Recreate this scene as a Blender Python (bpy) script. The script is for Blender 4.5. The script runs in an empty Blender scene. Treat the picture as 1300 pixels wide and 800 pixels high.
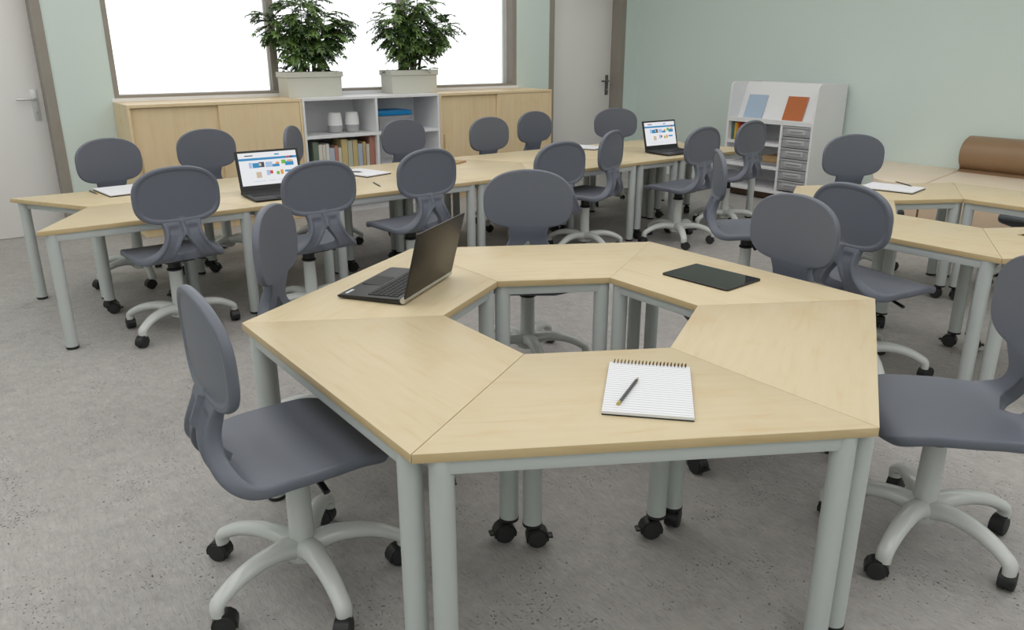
import bpy, bmesh, math, random
from mathutils import Vector, Matrix
PI = math.pi
R = math.radians
scene = bpy.context.scene
COL = scene.collection

# ------------------------------------------------------------------ materials
def new_mat(name):
    m = bpy.data.materials.new(name); m.use_nodes = True
    nt = m.node_tree
    for n in list(nt.nodes): nt.nodes.remove(n)
    out = nt.nodes.new('ShaderNodeOutputMaterial')
    b = nt.nodes.new('ShaderNodeBsdfPrincipled')
    nt.links.new(b.outputs[0], out.inputs[0])
    return m, nt, b
def lin(c):
    return tuple(((x/255)/12.92 if x/255 <= .04045 else ((x/255+.055)/1.055)**2.4) for x in c) + (1,)
def plain(name, rgb, rough=.5, metal=0, spec=.5, bump=0, bscale=200, var=0, vscale=6):
    m, nt, b = new_mat(name)
    b.inputs['Roughness'].default_value = rough
    b.inputs['Metallic'].default_value = metal
    b.inputs['Specular IOR Level'].default_value = spec
    tc = nt.nodes.new('ShaderNodeTexCoord')
    n = nt.nodes.new('ShaderNodeTexNoise'); n.inputs['Scale'].default_value = vscale; n.inputs['Detail'].default_value = 3
    nt.links.new(tc.outputs['Object'], n.inputs['Vector'])
    cr = nt.nodes.new('ShaderNodeValToRGB')
    c = lin(rgb)
    cr.color_ramp.elements[0].position = .3; cr.color_ramp.elements[1].position = .7
    cr.color_ramp.elements[0].color = tuple(x*(1-var) for x in c[:3])+(1,)
    cr.color_ramp.elements[1].color = tuple(min(1, x*(1+var)) for x in c[:3])+(1,)
    nt.links.new(n.outputs['Fac'], cr.inputs[0]); nt.links.new(cr.outputs[0], b.inputs['Base Color'])
    if bump:
        n2 = nt.nodes.new('ShaderNodeTexNoise'); n2.inputs['Scale'].default_value = bscale
        nt.links.new(tc.outputs['Object'], n2.inputs['Vector'])
        bp = nt.nodes.new('ShaderNodeBump'); bp.inputs['Strength'].default_value = bump; bp.inputs['Distance'].default_value = .002
        nt.links.new(n2.outputs['Fac'], bp.inputs['Height']); nt.links.new(bp.outputs[0], b.inputs['Normal'])
    return m
def emit(name, rgb, strength):
    m, nt, b = new_mat(name)
    b.inputs['Base Color'].default_value = (0, 0, 0, 1) if strength else lin(rgb)
    b.inputs['Emission Color'].default_value = lin(rgb); b.inputs['Emission Strength'].default_value = strength
    b.inputs['Roughness'].default_value = .4
    return m
def wood(name, c1, c2, c3, stretch=(1.2, 14, 14), rough=.42):
    m, nt, b = new_mat(name)
    b.inputs['Roughness'].default_value = rough
    b.inputs['Specular IOR Level'].default_value = .4
    tc = nt.nodes.new('ShaderNodeTexCoord'); oi = nt.nodes.new('ShaderNodeObjectInfo')
    mul = nt.nodes.new('ShaderNodeMath'); mul.operation = 'MULTIPLY'; mul.inputs[1].default_value = 37
    nt.links.new(oi.outputs['Random'], mul.inputs[0])
    add = nt.nodes.new('ShaderNodeVectorMath'); add.operation = 'ADD'
    nt.links.new(tc.outputs['Object'], add.inputs[0]); nt.links.new(mul.outputs[0], add.inputs[1])
    mp = nt.nodes.new('ShaderNodeMapping'); mp.inputs['Scale'].default_value = stretch
    nt.links.new(add.outputs[0], mp.inputs['Vector'])
    n = nt.nodes.new('ShaderNodeTexNoise'); n.inputs['Scale'].default_value = 1.6; n.inputs['Detail'].default_value = 5; n.inputs['Distortion'].default_value = .35
    nt.links.new(mp.outputs[0], n.inputs['Vector'])
    cr = nt.nodes.new('ShaderNodeValToRGB')
    e = cr.color_ramp.elements
    e[0].position = .25; e[0].color = lin(c1); e[1].position = .60; e[1].color = lin(c2)
    x = e.new(.80); x.color = lin(c3)
    nt.links.new(n.outputs['Fac'], cr.inputs[0])
    # broad cloudy patches of maple figure
    n2 = nt.nodes.new('ShaderNodeTexNoise'); n2.inputs['Scale'].default_value = 7; n2.inputs['Detail'].default_value = 2
    nt.links.new(add.outputs[0], n2.inputs['Vector'])
    mr = nt.nodes.new('ShaderNodeMapRange'); mr.inputs['From Min'].default_value = .56; mr.inputs['From Max'].default_value = .78
    mr.inputs['To Min'].default_value = 0; mr.inputs['To Max'].default_value = .55
    nt.links.new(n2.outputs['Fac'], mr.inputs['Value'])
    mx = nt.nodes.new('ShaderNodeMix'); mx.data_type = 'RGBA'
    nt.links.new(mr.outputs[0], mx.inputs['Factor']); nt.links.new(cr.outputs[0], mx.inputs['A']); mx.inputs['B'].default_value = lin(c3)
    nt.links.new(mx.outputs['Result'], b.inputs['Base Color'])
    return m

M = {}
M['maple'] = wood('maple_laminate', (208, 193, 161), (204, 188, 154), (199, 173, 131), (3.2, 30, 30))
M['maple_edge'] = wood('maple_edge_band', (206, 183, 142), (200, 175, 132), (193, 164, 118), (3, 30, 30))
M['cabinet_wood'] = wood('maple_cabinet', (236, 214, 176), (231, 207, 167), (224, 197, 154), (18, 18, 1.2))
M['leg'] = plain('grey_powder_coat', (193, 197, 196), .38, spec=.45, bump=.05, bscale=500)
M['arm'] = plain('pale_grey_gloss_plastic', (204, 206, 203), .16, spec=.6)
M['chair'] = plain('slate_plastic', (103, 107, 118), .42, spec=.45, bump=.06, bscale=700)
M['black'] = plain('black_plastic', (30, 30, 31), .38, spec=.45)
M['tyre'] = plain('black_rubber', (38, 38, 39), .6)
M['lapblack'] = plain('laptop_black', (34, 33, 34), .42, spec=.5)
M['laplid'] = plain('laptop_lid_brown_black', (52, 46, 41), .35, metal=.3)
M['keys'] = plain('laptop_keys', (22, 22, 23), .55)
M['silver'] = plain('silver_trim', (200, 198, 194), .28, metal=.8)
M['sticker'] = plain('white_sticker', (215, 217, 220), .5)
M['glassblack'] = plain('tablet_glass', (14, 16, 17), .04, spec=.6)
M['white'] = plain('white_melamine', (232, 232, 234), .45, spec=.4)
M['whitedoor'] = plain('door_paint_warm_white', (238, 235, 233), .45)
M['handle'] = plain('brushed_steel', (214, 214, 214), .3, metal=.35)
M['handledark'] = plain('dark_steel', (120, 118, 115), .35, metal=.6)
M['taupe'] = plain('taupe_frame', (150, 143, 134), .5, var=.04, vscale=9)
M['planter'] = plain('stone_white_planter', (205, 204, 193), .6, bump=.1, bscale=120)
M['soil'] = plain('potting_soil', (52, 42, 34), .9, bump=.8, bscale=90, var=.3, vscale=60)
M['bark'] = plain('brown_bark', (84, 66, 52), .8, bump=.5, bscale=120, var=.25, vscale=40)
M['pageblue'] = emit('screen_blue', (48, 137, 190), .9)
M['pagewhite'] = emit('screen_white', (236, 237, 240), .9)
M['pagedark'] = emit('screen_dark', (55, 65, 85), .9)
M['pagegreen'] = emit('screen_green', (110, 185, 70), .9)
M['pageorange'] = emit('screen_orange', (232, 150, 60), .9)
M['pagepale'] = emit('screen_pale_blue', (170, 195, 225), .9)
M['pagered'] = emit('screen_red', (205, 60, 55), .9)
M['pagetan'] = emit('screen_tan', (205, 185, 160), .9)
M['blackcover'] = plain('black_card', (28, 28, 30), .55)
M['tancover'] = plain('tan_card', (176, 146, 104), .6)
M['paper'] = plain('white_paper', (226, 226, 230), .7)
M['wire'] = plain('dark_bronze_wire', (92, 72, 48), .35, metal=.7)
M['pencil'] = plain('dark_grey_lacquer', (66, 66, 66), .35)
M['brass'] = plain('brass_ferrule', (196, 176, 96), .3, metal=.7)
M['sofa'] = plain('beige_leatherette', (232, 215, 194), .5, bump=.12, bscale=90, var=.02)
M['sofaside'] = plain('tan_leatherette', (212, 188, 162), .5, bump=.12, bscale=90, var=.02)
M['plinthbrown'] = plain('dark_brown_plinth', (92, 72, 56), .6)
M['bolster'] = plain('brown_leatherette', (146, 117, 88), .42, bump=.12, bscale=90, var=.04)
M['speakergrey'] = plain('grey_woven_cloth', (178, 178, 180), .85, bump=.6, bscale=300)
M['speakerwhite'] = plain('white_matte_plastic', (246, 246, 246), .5)
M['bluelid'] = plain('blue_plastic', (10, 128, 190), .35)
M['boxgrey'] = plain('translucent_grey_box', (158, 156, 160), .4)
M['drawer'] = plain('smoke_grey_drawer', (172, 173, 176), .3)
M['drawerdark'] = plain('smoke_grey_drawer_handle', (186, 187, 190), .3)

def foliage_mat():
    m, nt, b = new_mat('glossy_green_leaves')
    b.inputs['Roughness'].default_value = .38
    oi = nt.nodes.new('ShaderNodeTexCoord')
    n = nt.nodes.new('ShaderNodeTexNoise'); n.inputs['Scale'].default_value = 9
    nt.links.new(oi.outputs['Object'], n.inputs['Vector'])
    cr = nt.nodes.new('ShaderNodeValToRGB')
    cr.color_ramp.elements[0].position = .35; cr.color_ramp.elements[0].color = lin((46, 68, 34))
    cr.color_ramp.elements[1].position = .7; cr.color_ramp.elements[1].color = lin((122, 152, 82))
    nt.links.new(n.outputs['Fac'], cr.inputs[0]); nt.links.new(cr.outputs[0], b.inputs['Base Color'])
    return m
M['leaf'] = foliage_mat()
def ruled_mat():
    m, nt, b = new_mat('ruled_paper')
    b.inputs['Roughness'].default_value = .7
    tc = nt.nodes.new('ShaderNodeTexCoord'); sp = nt.nodes.new('ShaderNodeSeparateXYZ')
    nt.links.new(tc.outputs['Object'], sp.inputs[0])
    mo = nt.nodes.new('ShaderNodeMath'); mo.operation = 'FRACT'
    mu = nt.nodes.new('ShaderNodeMath'); mu.operation = 'MULTIPLY'; mu.inputs[1].default_value = 1/.0128
    nt.links.new(sp.outputs['Y'], mu.inputs[0]); nt.links.new(mu.outputs[0], mo.inputs[0])
    lt = nt.nodes.new('ShaderNodeMath'); lt.operation = 'LESS_THAN'; lt.inputs[1].default_value = .14
    nt.links.new(mo.outputs[0], lt.inputs[0])
    mx = nt.nodes.new('ShaderNodeMix'); mx.data_type = 'RGBA'
    mx.inputs['A'].default_value = lin((228, 228, 232)); mx.inputs['B'].default_value = lin((165, 168, 176))
    nt.links.new(lt.outputs[0], mx.inputs['Factor']); nt.links.new(mx.outputs['Result'], b.inputs['Base Color'])
    return m
M['ruled'] = ruled_mat()
def floor_mat():
    m, nt, b = new_mat('pitted_concrete')
    tc = nt.nodes.new('ShaderNodeTexCoord')
    def noise(sc, det, vec=None, dist=0, rough=.5):
        n = nt.nodes.new('ShaderNodeTexNoise'); n.inputs['Scale'].default_value = sc; n.inputs['Detail'].default_value = det
        n.inputs['Distortion'].default_value = dist; n.inputs['Roughness'].default_value = rough
        nt.links.new(vec or tc.outputs['Object'], n.inputs['Vector']); return n
    big = noise(1.1, 4)
    cr = nt.nodes.new('ShaderNodeValToRGB')
    e = cr.color_ramp.elements
    e[0].position = .3; e[0].color = lin((160, 156, 153)); e[1].position = .7; e[1].color = lin((178, 174, 171))
    nt.links.new(big.outputs['Fac'], cr.inputs[0])
    # fine streaky grain, stretched along one direction
    mp = nt.nodes.new('ShaderNodeMapping'); mp.inputs['Scale'].default_value = (1, .32, 1); mp.inputs['Rotation'].default_value = (0, 0, R(52))
    nt.links.new(tc.outputs['Object'], mp.inputs['Vector'])
    grain = noise(95, 4, mp.outputs[0], .6, .6)
    pit = noise(125, 2.5, None, .5)
    clump = noise(5.5, 4)
    # pits: only where the fine noise is high and the clump noise allows it
    mulc = nt.nodes.new('ShaderNodeMapRange'); mulc.inputs['From Min'].default_value = .35; mulc.inputs['From Max'].default_value = .75
    mulc.inputs['To Min'].default_value = -.07; mulc.inputs['To Max'].default_value = .06
    nt.links.new(clump.outputs['Fac'], mulc.inputs['Value'])
    ad = nt.nodes.new('ShaderNodeMath'); ad.operation = 'ADD'
    nt.links.new(pit.outputs['Fac'], ad.inputs[0]); nt.links.new(mulc.outputs[0], ad.inputs[1])
    pr = nt.nodes.new('ShaderNodeMapRange'); pr.inputs['From Min'].default_value = .655; pr.inputs['From Max'].default_value = .71
    nt.links.new(ad.outputs[0], pr.inputs['Value'])
    mx = nt.nodes.new('ShaderNodeMix'); mx.data_type = 'RGBA'; mx.inputs['B'].default_value = lin((112, 108, 105))
    nt.links.new(pr.outputs[0], mx.inputs['Factor'])
    mid = noise(17, 6, None, .2, .65)
    md = nt.nodes.new('ShaderNodeMapRange'); md.inputs['From Min'].default_value = .3; md.inputs['From Max'].default_value = .7
    md.inputs['To Min'].default_value = .88; md.inputs['To Max'].default_value = 1.10
    nt.links.new(mid.outputs['Fac'], md.inputs['Value'])
    gr = nt.nodes.new('ShaderNodeMapRange'); gr.inputs['From Min'].default_value = .3; gr.inputs['From Max'].default_value = .7
    gr.inputs['To Min'].default_value = .88; gr.inputs['To Max'].default_value = 1.09
    nt.links.new(grain.outputs['Fac'], gr.inputs['Value'])
    mm = nt.nodes.new('ShaderNodeMix'); mm.data_type = 'RGBA'; mm.blend_type = 'MULTIPLY'; mm.inputs['Factor'].default_value = 1
    nt.links.new(cr.outputs[0], mm.inputs['A']); nt.links.new(gr.outputs[0], mm.inputs['B'])
    m3 = nt.nodes.new('ShaderNodeMix'); m3.data_type = 'RGBA'; m3.blend_type = 'MULTIPLY'; m3.inputs['Factor'].default_value = 1
    nt.links.new(mm.outputs['Result'], m3.inputs['A']); nt.links.new(md.outputs[0], m3.inputs['B'])
    nt.links.new(m3.outputs['Result'], mx.inputs['A'])
    nt.links.new(mx.outputs['Result'], b.inputs['Base Color'])
    b.inputs['Roughness'].default_value = .55; b.inputs['Specular IOR Level'].default_value = .35
    # relief
    ht = nt.nodes.new('ShaderNodeMath'); ht.operation = 'MULTIPLY_ADD'; ht.inputs[1].default_value = .35
    nt.links.new(grain.outputs['Fac'], ht.inputs[0])
    neg = nt.nodes.new('ShaderNodeMath'); neg.operation = 'MULTIPLY'; neg.inputs[1].default_value = -1
    nt.links.new(pr.outputs[0], neg.inputs[0]); nt.links.new(neg.outputs[0], ht.inputs[2])
    bp = nt.nodes.new('ShaderNodeBump'); bp.inputs['Strength'].default_value = 1; bp.inputs['Distance'].default_value = .011
    nt.links.new(ht.outputs[0], bp.inputs['Height']); nt.links.new(bp.outputs[0], b.inputs['Normal'])
    return m
M['floor'] = floor_mat()
M['wall'] = plain('sage_green_wall_paint', (212, 224, 219), .75, spec=.2, var=.012, vscale=1.5, bump=.05, bscale=60)
M['ceiling'] = plain('white_ceiling_paint', (232, 232, 228), .9, spec=.1)
def glass_mat():
    m, nt, b = new_mat('window_glass')
    out = [n for n in nt.nodes if n.type == 'OUTPUT_MATERIAL'][0]
    tr = nt.nodes.new('ShaderNodeBsdfTransparent'); tr.inputs[0].default_value = (.97, .98, .98, 1)
    gl = nt.nodes.new('ShaderNodeBsdfGlossy'); gl.inputs['Roughness'].default_value = .02
    fr = nt.nodes.new('ShaderNodeFresnel'); fr.inputs[0].default_value = 1.45
    mx = nt.nodes.new('ShaderNodeMixShader')
    nt.links.new(fr.outputs[0], mx.inputs[0]); nt.links.new(tr.outputs[0], mx.inputs[1]); nt.links.new(gl.outputs[0], mx.inputs[2])
    nt.links.new(mx.outputs[0], out.inputs[0])
    return m
M['glass'] = glass_mat()

# ------------------------------------------------------------------ mesh helpers
def add_box(bm, x0, x1, y0, y1, z0, z1, bev=0, seg=2, mi=0):
    vs = [bm.verts.new((x, y, z)) for x in (x0, x1) for y in (y0, y1) for z in (z0, z1)]
    idx = [(0, 1, 3, 2), (4, 6, 7, 5), (0, 4, 5, 1), (2, 3, 7, 6), (0, 2, 6, 4), (1, 5, 7, 3)]
    fs = [bm.faces.new([vs[i] for i in f]) for f in idx]
    for f in fs: f.material_index = mi
    if bev:
        es = list({e for f in fs for e in f.edges})
        r = bmesh.ops.bevel(bm, geom=es, offset=bev, segments=seg, affect='EDGES', profile=.5)
        for f in r['faces']: f.material_index = mi
    return fs
def add_prism(bm, pts, z0, z1, bev=0, seg=2, mi=0, side_mi=None):
    lo = [bm.verts.new((x, y, z0)) for x, y in pts]; hi = [bm.verts.new((x, y, z1)) for x, y in pts]
    n = len(pts); fs = []
    a = bm.faces.new(list(reversed(lo))); b = bm.faces.new(hi); fs = [a, b]
    for f in fs: f.material_index = mi
    for i in range(n):
        f = bm.faces.new((lo[i], lo[(i+1) % n], hi[(i+1) % n], hi[i])); f.material_index = mi if side_mi is None else side_mi; fs.append(f)
    if bev:
        es = list({e for f in fs for e in f.edges})
        bmesh.ops.bevel(bm, geom=es, offset=bev, segments=seg, affect='EDGES', profile=.5)
    return fs
def frame_of(d):
    d = d.normalized(); up = Vector((0, 0, 1)) if abs(d.z) < .95 else Vector((1, 0, 0))
    a = d.cross(up).normalized(); return a, a.cross(d).normalized()
def add_tube(bm, pts, rad, n=12, cap=True, flat=1.0, mi=0, side=None):
    """tube along pts; rad a number or list; flat squashes the second axis"""
    pts = [Vector(p) for p in pts]
    if not isinstance(rad, (list, tuple)): rad = [rad]*len(pts)
    rings = []
    for i, p in enumerate(pts):
        d = (pts[min(i+1, len(pts)-1)]-pts[max(i-1, 0)])
        if side is None: a, b = frame_of(d)
        else: a = Vector(side); b = a.cross(d.normalized())
        rings.append([bm.verts.new(p+a*math.cos(2*PI*k/n)*rad[i]+b*math.sin(2*PI*k/n)*rad[i]*flat) for k in range(n)])
    for i in range(len(rings)-1):
        for k in range(n):
            f = bm.faces.new((rings[i][k], rings[i][(k+1) % n], rings[i+1][(k+1) % n], rings[i+1][k])); f.material_index = mi
    if cap:
        f = bm.faces.new(list(reversed(rings[0]))); f.material_index = mi
        f = bm.faces.new(rings[-1]); f.material_index = mi
def add_lathe(bm, prof, n=24, mi=0, off=(0, 0)):
    rings = []
    for r, z in prof:
        rings.append([bm.verts.new((off[0]+r*math.cos(2*PI*k/n), off[1]+r*math.sin(2*PI*k/n), z)) for k in range(n)])
    for i in range(len(rings)-1):
        for k in range(n):
            f = bm.faces.new((rings[i][k], rings[i][(k+1) % n], rings[i+1][(k+1) % n], rings[i+1][k])); f.material_index = mi
    if prof[0][0] > 1e-5: f = bm.faces.new(list(reversed(rings[0]))); f.material_index = mi
    if prof[-1][0] > 1e-5: f = bm.faces.new(rings[-1]); f.material_index = mi
def obj(name, bm, mats, parent=None, smooth=True, loc=None, angle=35):
    bmesh.ops.remove_doubles(bm, verts=bm.verts, dist=1e-6)
    bmesh.ops.recalc_face_normals(bm, faces=bm.faces)
    me = bpy.data.meshes.new(name); bm.to_mesh(me); bm.free()
    if not isinstance(mats, (list, tuple)): mats = [mats]
    for m in mats: me.materials.append(m)
    if smooth:
        me.polygons.foreach_set('use_smooth', [True]*len(me.polygons))
        me.set_sharp_from_angle(angle=R(angle))
    o = bpy.data.objects.new(name, me); COL.objects.link(o)
    if parent: o.parent = parent
    if loc: o.location = loc
    return o
def thing(name, label, cat, loc=(0, 0, 0), rz=0, group=None):
    o = bpy.data.objects.new(name, None); COL.objects.link(o)
    o.empty_display_size = .05
    o.location = loc; o.rotation_euler = (0, 0, rz)
    o['label'] = label; o['category'] = cat
    if group: o['group'] = group
    return o
def tag(o, label, cat, group=None):
    o['label'] = label; o['category'] = cat
    if group: o['group'] = group
    return o
def struct(name, bm, m, parent=None, smooth=False):
    o = obj(name, bm, m, parent, smooth=smooth)
    if parent is None: o['kind'] = 'structure'
    return o
def dup(root, loc, rz, label=None, group=None):
    r = root.copy(); COL.objects.link(r); r.location = loc; r.rotation_euler = (0, 0, rz)
    if label: r['label'] = label
    if group: r['group'] = group
    for ch in list(root.children):
        c = ch.copy(); COL.objects.link(c); c.parent = r
        for g in list(ch.children):
            d = g.copy(); COL.objects.link(d); d.parent = c
    return r
B = bmesh.new

# ------------------------------------------------------------------ dimensions (metres; x along the window wall, y towards it)
TZ = .5744                      # table height
SR = .402                       # short side of a trapezoid top
DP = (1-SR)*math.sqrt(3)/2      # depth of a trapezoid top
WX, WY = 5.25, 4.95             # right wall and window wall
CAMP = (-1.54539, -1.74430, 1.34490); YAW, PITCH = -.643099, -.3265

# ------------------------------------------------------------------ room shell
bm = B(); add_box(bm, -4.4, WX+.2, -4.6, WY+.6, -.12, 0); struct('floor', bm, M['floor'])
bm = B(); add_box(bm, -4.6, WX+.25, -4.8, WY+.25, 2.9, 3.05); struct('ceiling', bm, M['ceiling'])
bm = B(); add_box(bm, WX, WX+.2, -4.6, WY+.25, 0, 2.9); struct('wall_right', bm, M['wall'])
WIN = (-.265, 3.525, .992, 2.45)
D1 = (-1.70, -.652); D2 = (3.955, 5.05); DH = 2.15
bm = B()
def wall_piece(x0, x1, z0, z1): add_box(bm, x0, x1, WY, WY+.25, z0, z1)
wall_piece(-4.4, D1[0], 0, 2.9); wall_piece(D1[0], D1[1], DH, 2.9); wall_piece(D1[1], WIN[0], 0, 2.9)
wall_piece(WIN[0], WIN[1], 0, WIN[2]); wall_piece(WIN[0], WIN[1], WIN[3], 2.9)
wall_piece(WIN[1], D2[0], 0, 2.9); wall_piece(D2[0], D2[1], DH, 2.9); wall_piece(D2[1], WX, 0, 2.9)
struct('wall_back', bm, M['wall'])
bm = B(); add_box(bm, -4.6, -4.4, -4.6, WY+.25, 0, 2.9); struct('wall_left', bm, M['wall'])
bm = B(); add_box(bm, -4.6, WX+.2, -4.8, -4.6, 0, 2.9); struct('wall_front', bm, M['wall'])
# window: deep taupe frame in the reveal, two mullions, three panes
win = bpy.data.objects.new('window_1', None); COL.objects.link(win); win['kind'] = 'structure'
bm = B(); x0, x1, z0, z1 = WIN
add_box(bm, x0, x0+.035, WY-.004, WY+.16, z0, z1); add_box(bm, x1-.05, x1, WY-.004, WY+.16, z0, z1)
add_box(bm, x0+.035, x1-.05, WY-.004, WY+.16, z0, z0+.02); add_box(bm, x0+.035, x1-.05, WY-.004, WY+.16, z1-.05, z1)
obj('window_frame', bm, M['taupe'], win, smooth=False)
MUL = ((.985, 1.045), (2.235, 2.29))
for a, b in MUL:
    bm = B(); add_box(bm, a, b, WY+.05, WY+.13, z0+.02, z1-.05); obj('mullion', bm, M['taupe'], win, smooth=False)
xs = [x0+.035, MUL[0][0], MUL[0][1], MUL[1][0], MUL[1][1], x1-.05]
for i in (0, 2, 4):
    bm = B(); add_box(bm, xs[i], xs[i+1], WY+.085, WY+.093, z0+.02, z1-.05); obj('glass_pane', bm, M['glass'], win, smooth=False)
bm = B(); add_box(bm, x0-.02, x1+.02, WY-.006, WY+.02, .9665, z0); obj('window_sill', bm, M['white'], win, smooth=False)
def door(nm, d, hand, hm):
    root = bpy.data.objects.new(nm, None); COL.objects.link(root); root['kind'] = 'structure'
    a, b = d
    bm = B()
    for xa, xb in ((a, a+.065), (b-.065, b)): add_box(bm, xa, xb, WY-.006, WY+.2, 0, DH)
    add_box(bm, a+.065, b-.065, WY-.006, WY+.2, DH-.065, DH)
    obj('door_frame', bm, M['taupe'], root, smooth=False)
    bm = B(); add_box(bm, a+.065, b-.065, WY+.15, WY+.19, .004, DH-.065, .002); obj('door_leaf', bm, M['whitedoor'], root)
    hx = b-.065-.055
    bm = B()
    add_box(bm, hx-.022, hx+.022, WY+.142, WY+.15, .845, 1.065, .003)
    obj('handle_plate', bm, hm, root)
    bm = B()
    add_tube(bm, [(hx, WY+.143, 1.0), (hx, WY+.11, 1.0), (hx-.012, WY+.097, 1.0), (hx-.12, WY+.095, 1.0)], .0095, 12)
    obj('door_handle', bm, hm, root)
    bm = B(); add_tube(bm, [(hx, WY+.143, .905), (hx, WY+.133, .905)], .009, 14); obj('lock_cylinder', bm, M['silver'], root)
door('door_1', D1, 1, M['handle']); door('door_2', D2, 1, M['handledark'])

# ------------------------------------------------------------------ overhead fill strips (added out of view to imitate soft dome light)
FILL_GLOW = emit('fill_strip_glow', (255, 254, 252), 1.84)
for x in (-3.6, -1.85, -.1, 1.65, 3.4):
    t = thing('added_fill_strip', 'long white overhead strip added as fill light, running towards the window wall', 'fill light', (x, .15, 2.9), 0, 'added overhead fill strips')
    bm = B()
    for a in ((-.57, -.55, -4.52, 4.52), (.55, .57, -4.52, 4.52), (-.55, .55, -4.52, -4.5), (-.55, .55, 4.5, 4.52)): add_box(bm, a[0], a[1], a[2], a[3], -.045, 0)
    obj('fill_strip_frame', bm, M['white'], t, smooth=False)
    bm = B(); add_box(bm, -.55, .55, -4.5, 4.5, -.035, -.02); obj('fill_panel', bm, FILL_GLOW, t, smooth=False)

# ------------------------------------------------------------------ castor
def castor_bm(r=.024, brake=False):
    bm = B()
    # two discs, hood, stem ; wheel axis along y, trailing to -x
    tx = -.014
    for s in (-1, 1):
        add_tube(bm, [(tx, s*.004, r), (tx, s*.016, r), (tx, s*.0205, r), (tx, s*.0215, r)], [r, r, r*.9, r*.55], 18, mi=1)
    pts = []
    for k in range(9):
        a = R(-20+k*27)
        pts.append((tx+math.cos(a)*(r+.004), 0, r+math.sin(a)*(r+.004)))
    # hood: bent plate over the wheel
    prev = None
    for (x, y, z) in pts:
        row = [bm.verts.new((x, yy, z)) for yy in (-.018, -.008, .008, .018)]
        inner = [bm.verts.new((tx+(x-tx)*.86, yy, r+(z-r)*.86)) for yy in (-.018, -.008, .008, .018)]
        if prev:
            for k in range(3):
                bm.faces.new((prev[0][k], prev[0][k+1], row[k+1], row[k])); bm.faces.new((prev[1][k+1], prev[1][k], inner[k], inner[k+1]))
            bm.faces.new((prev[0][0], row[0], inner[0], prev[1][0])); bm.faces.new((prev[0][3], prev[1][3], inner[3], row[3]))
        prev = (row, inner)
    add_tube(bm, [(0, 0, r*.9), (0, 0, 2*r+.016)], .011, 14)
    if brake:
        add_box(bm, tx-r-.016, tx-r+.006, -.012, .012, r*.9, r*.9+.007, .002)
    return bm
# ------------------------------------------------------------------ trapezoid table
def make_table():
    t = thing('table', '', 'table')
    g = .00025; gx = g/math.cos(R(30))
    pts = [(.5-gx, DP/2), (-.5+gx, DP/2), (-SR/2+gx, -DP/2), (SR/2-gx, -DP/2)]
    bm = B(); add_prism(bm, list(reversed(pts)), TZ-.022, TZ, .0012, 2, 0, 1)
    for f in bm.faces:
        if abs(f.normal.z) > .5 or f.calc_center_median().z > TZ-.002: f.material_index = 0
    obj('tabletop', bm, [M['maple'], M['maple_edge']], t)
    ox, oy, ix, iy = .440, .230, .1805, -.224
    zt = TZ-.022
    bm = B()
    hz = zt-.034
    add_box(bm, -ox, ox, oy-.004, oy+.021, hz, zt, .003)
    add_box(bm, -ix, ix, iy-.021, iy+.004, hz, zt, .003)
    for s in (-1, 1):
        a = Vector((s*ox, oy, 0)); b = Vector((s*ix, iy, 0)); d = (b-a).normalized(); n = Vector((-d.y, d.x, 0))*(1 if s > 0 else -1)
        q = [a+n*.004, b+n*.004, b-n*.018, a-n*.018]
        add_prism(bm, [(v.x, v.y) for v in (q if s < 0 else reversed(q))], hz, zt, .003)
    obj('frame', bm, M['leg'], t)
    rl = .0272
    for s in (-1, 1):
        bm = B(); add_lathe(bm, [(rl, .012), (rl, zt)], 28, off=(s*ox, oy)); l = obj('leg', bm, M['leg'], t)
        bm = B(); add_lathe(bm, [(rl*.9, 0), (rl+.0012, .003), (rl+.0012, .012), (rl*.9, .014)], 28, off=(s*ox, oy)); obj('foot_cap', bm, M['black'], l)
        bm = B(); add_lathe(bm, [(rl, .078), (rl, zt)], 28, off=(s*ix, iy)); l = obj('leg', bm, M['leg'], t)
        bm = B(); add_lathe(bm, [(rl*.8, .068), (rl+.001, .070), (rl+.001, .078), (rl*.9, .08)], 28, off=(s*ix, iy)); obj('collar', bm, M['black'], l)
        c = obj('castor', castor_bm(.029, True), [M['black'], M['tyre']], l); c.location = (s*ix, iy, 0); c.rotation_euler = (0, 0, R(60 if s > 0 else 130))
    return t
table0 = make_table(); used = []
def table(x, y, rz, label, group, seed):
    rz = R(rz)
    if not used:
        used.append(1); t = table0; t.location = (x, y, 0); t.rotation_euler = (0, 0, rz); t['label'] = label; t['group'] = group
    else: t = dup(table0, (x, y, 0), rz, label, group)
    rnd = random.Random(seed)
    for l in t.children:
        for c in l.children:
            if c.name.startswith('castor'): c.rotation_euler = (0, 0, R((-30 if c.location.x > 0 else 210)+rnd.uniform(-42, 42)))
    return t
AP = (SR+1)/2*math.sqrt(3)/2     # apothem of the middle of a ring table
C2 = (2.615, -.020)
def ring(cx, cy, m, label, group, seed, dx=0, dy=0):
    a = R(m); table(cx+AP*math.cos(a)+dx, cy+AP*math.sin(a)+dy, m-90, label, group, seed)
G1, G2, G3 = 'maple trapezoid tables of the front hexagon', 'maple trapezoid tables of the right hexagon', 'maple trapezoid tables of the long row before the window'
ring(0, 0, 240, 'maple trapezoid table at the front carrying the spiral notepad', G1, 1, -.0006, -.0012)
ring(0, 0, 180, 'maple trapezoid table on the left of the front hexagon, ahead of the laptop table', G1, 2, -.0010, .0002)
ring(0, 0, 120, 'maple trapezoid table under the open laptop seen from behind', G1, 3, -.0010, .0002)
ring(0, 0, 60, 'maple trapezoid table at the back of the front hexagon, between laptop and tablet', G1, 4)
ring(0, 0, 0, 'maple trapezoid table under the black tablet', G1, 5)
ring(0, 0, 300, 'maple trapezoid table at the right of the front hexagon, ahead of the tablet table', G1, 6)
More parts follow.
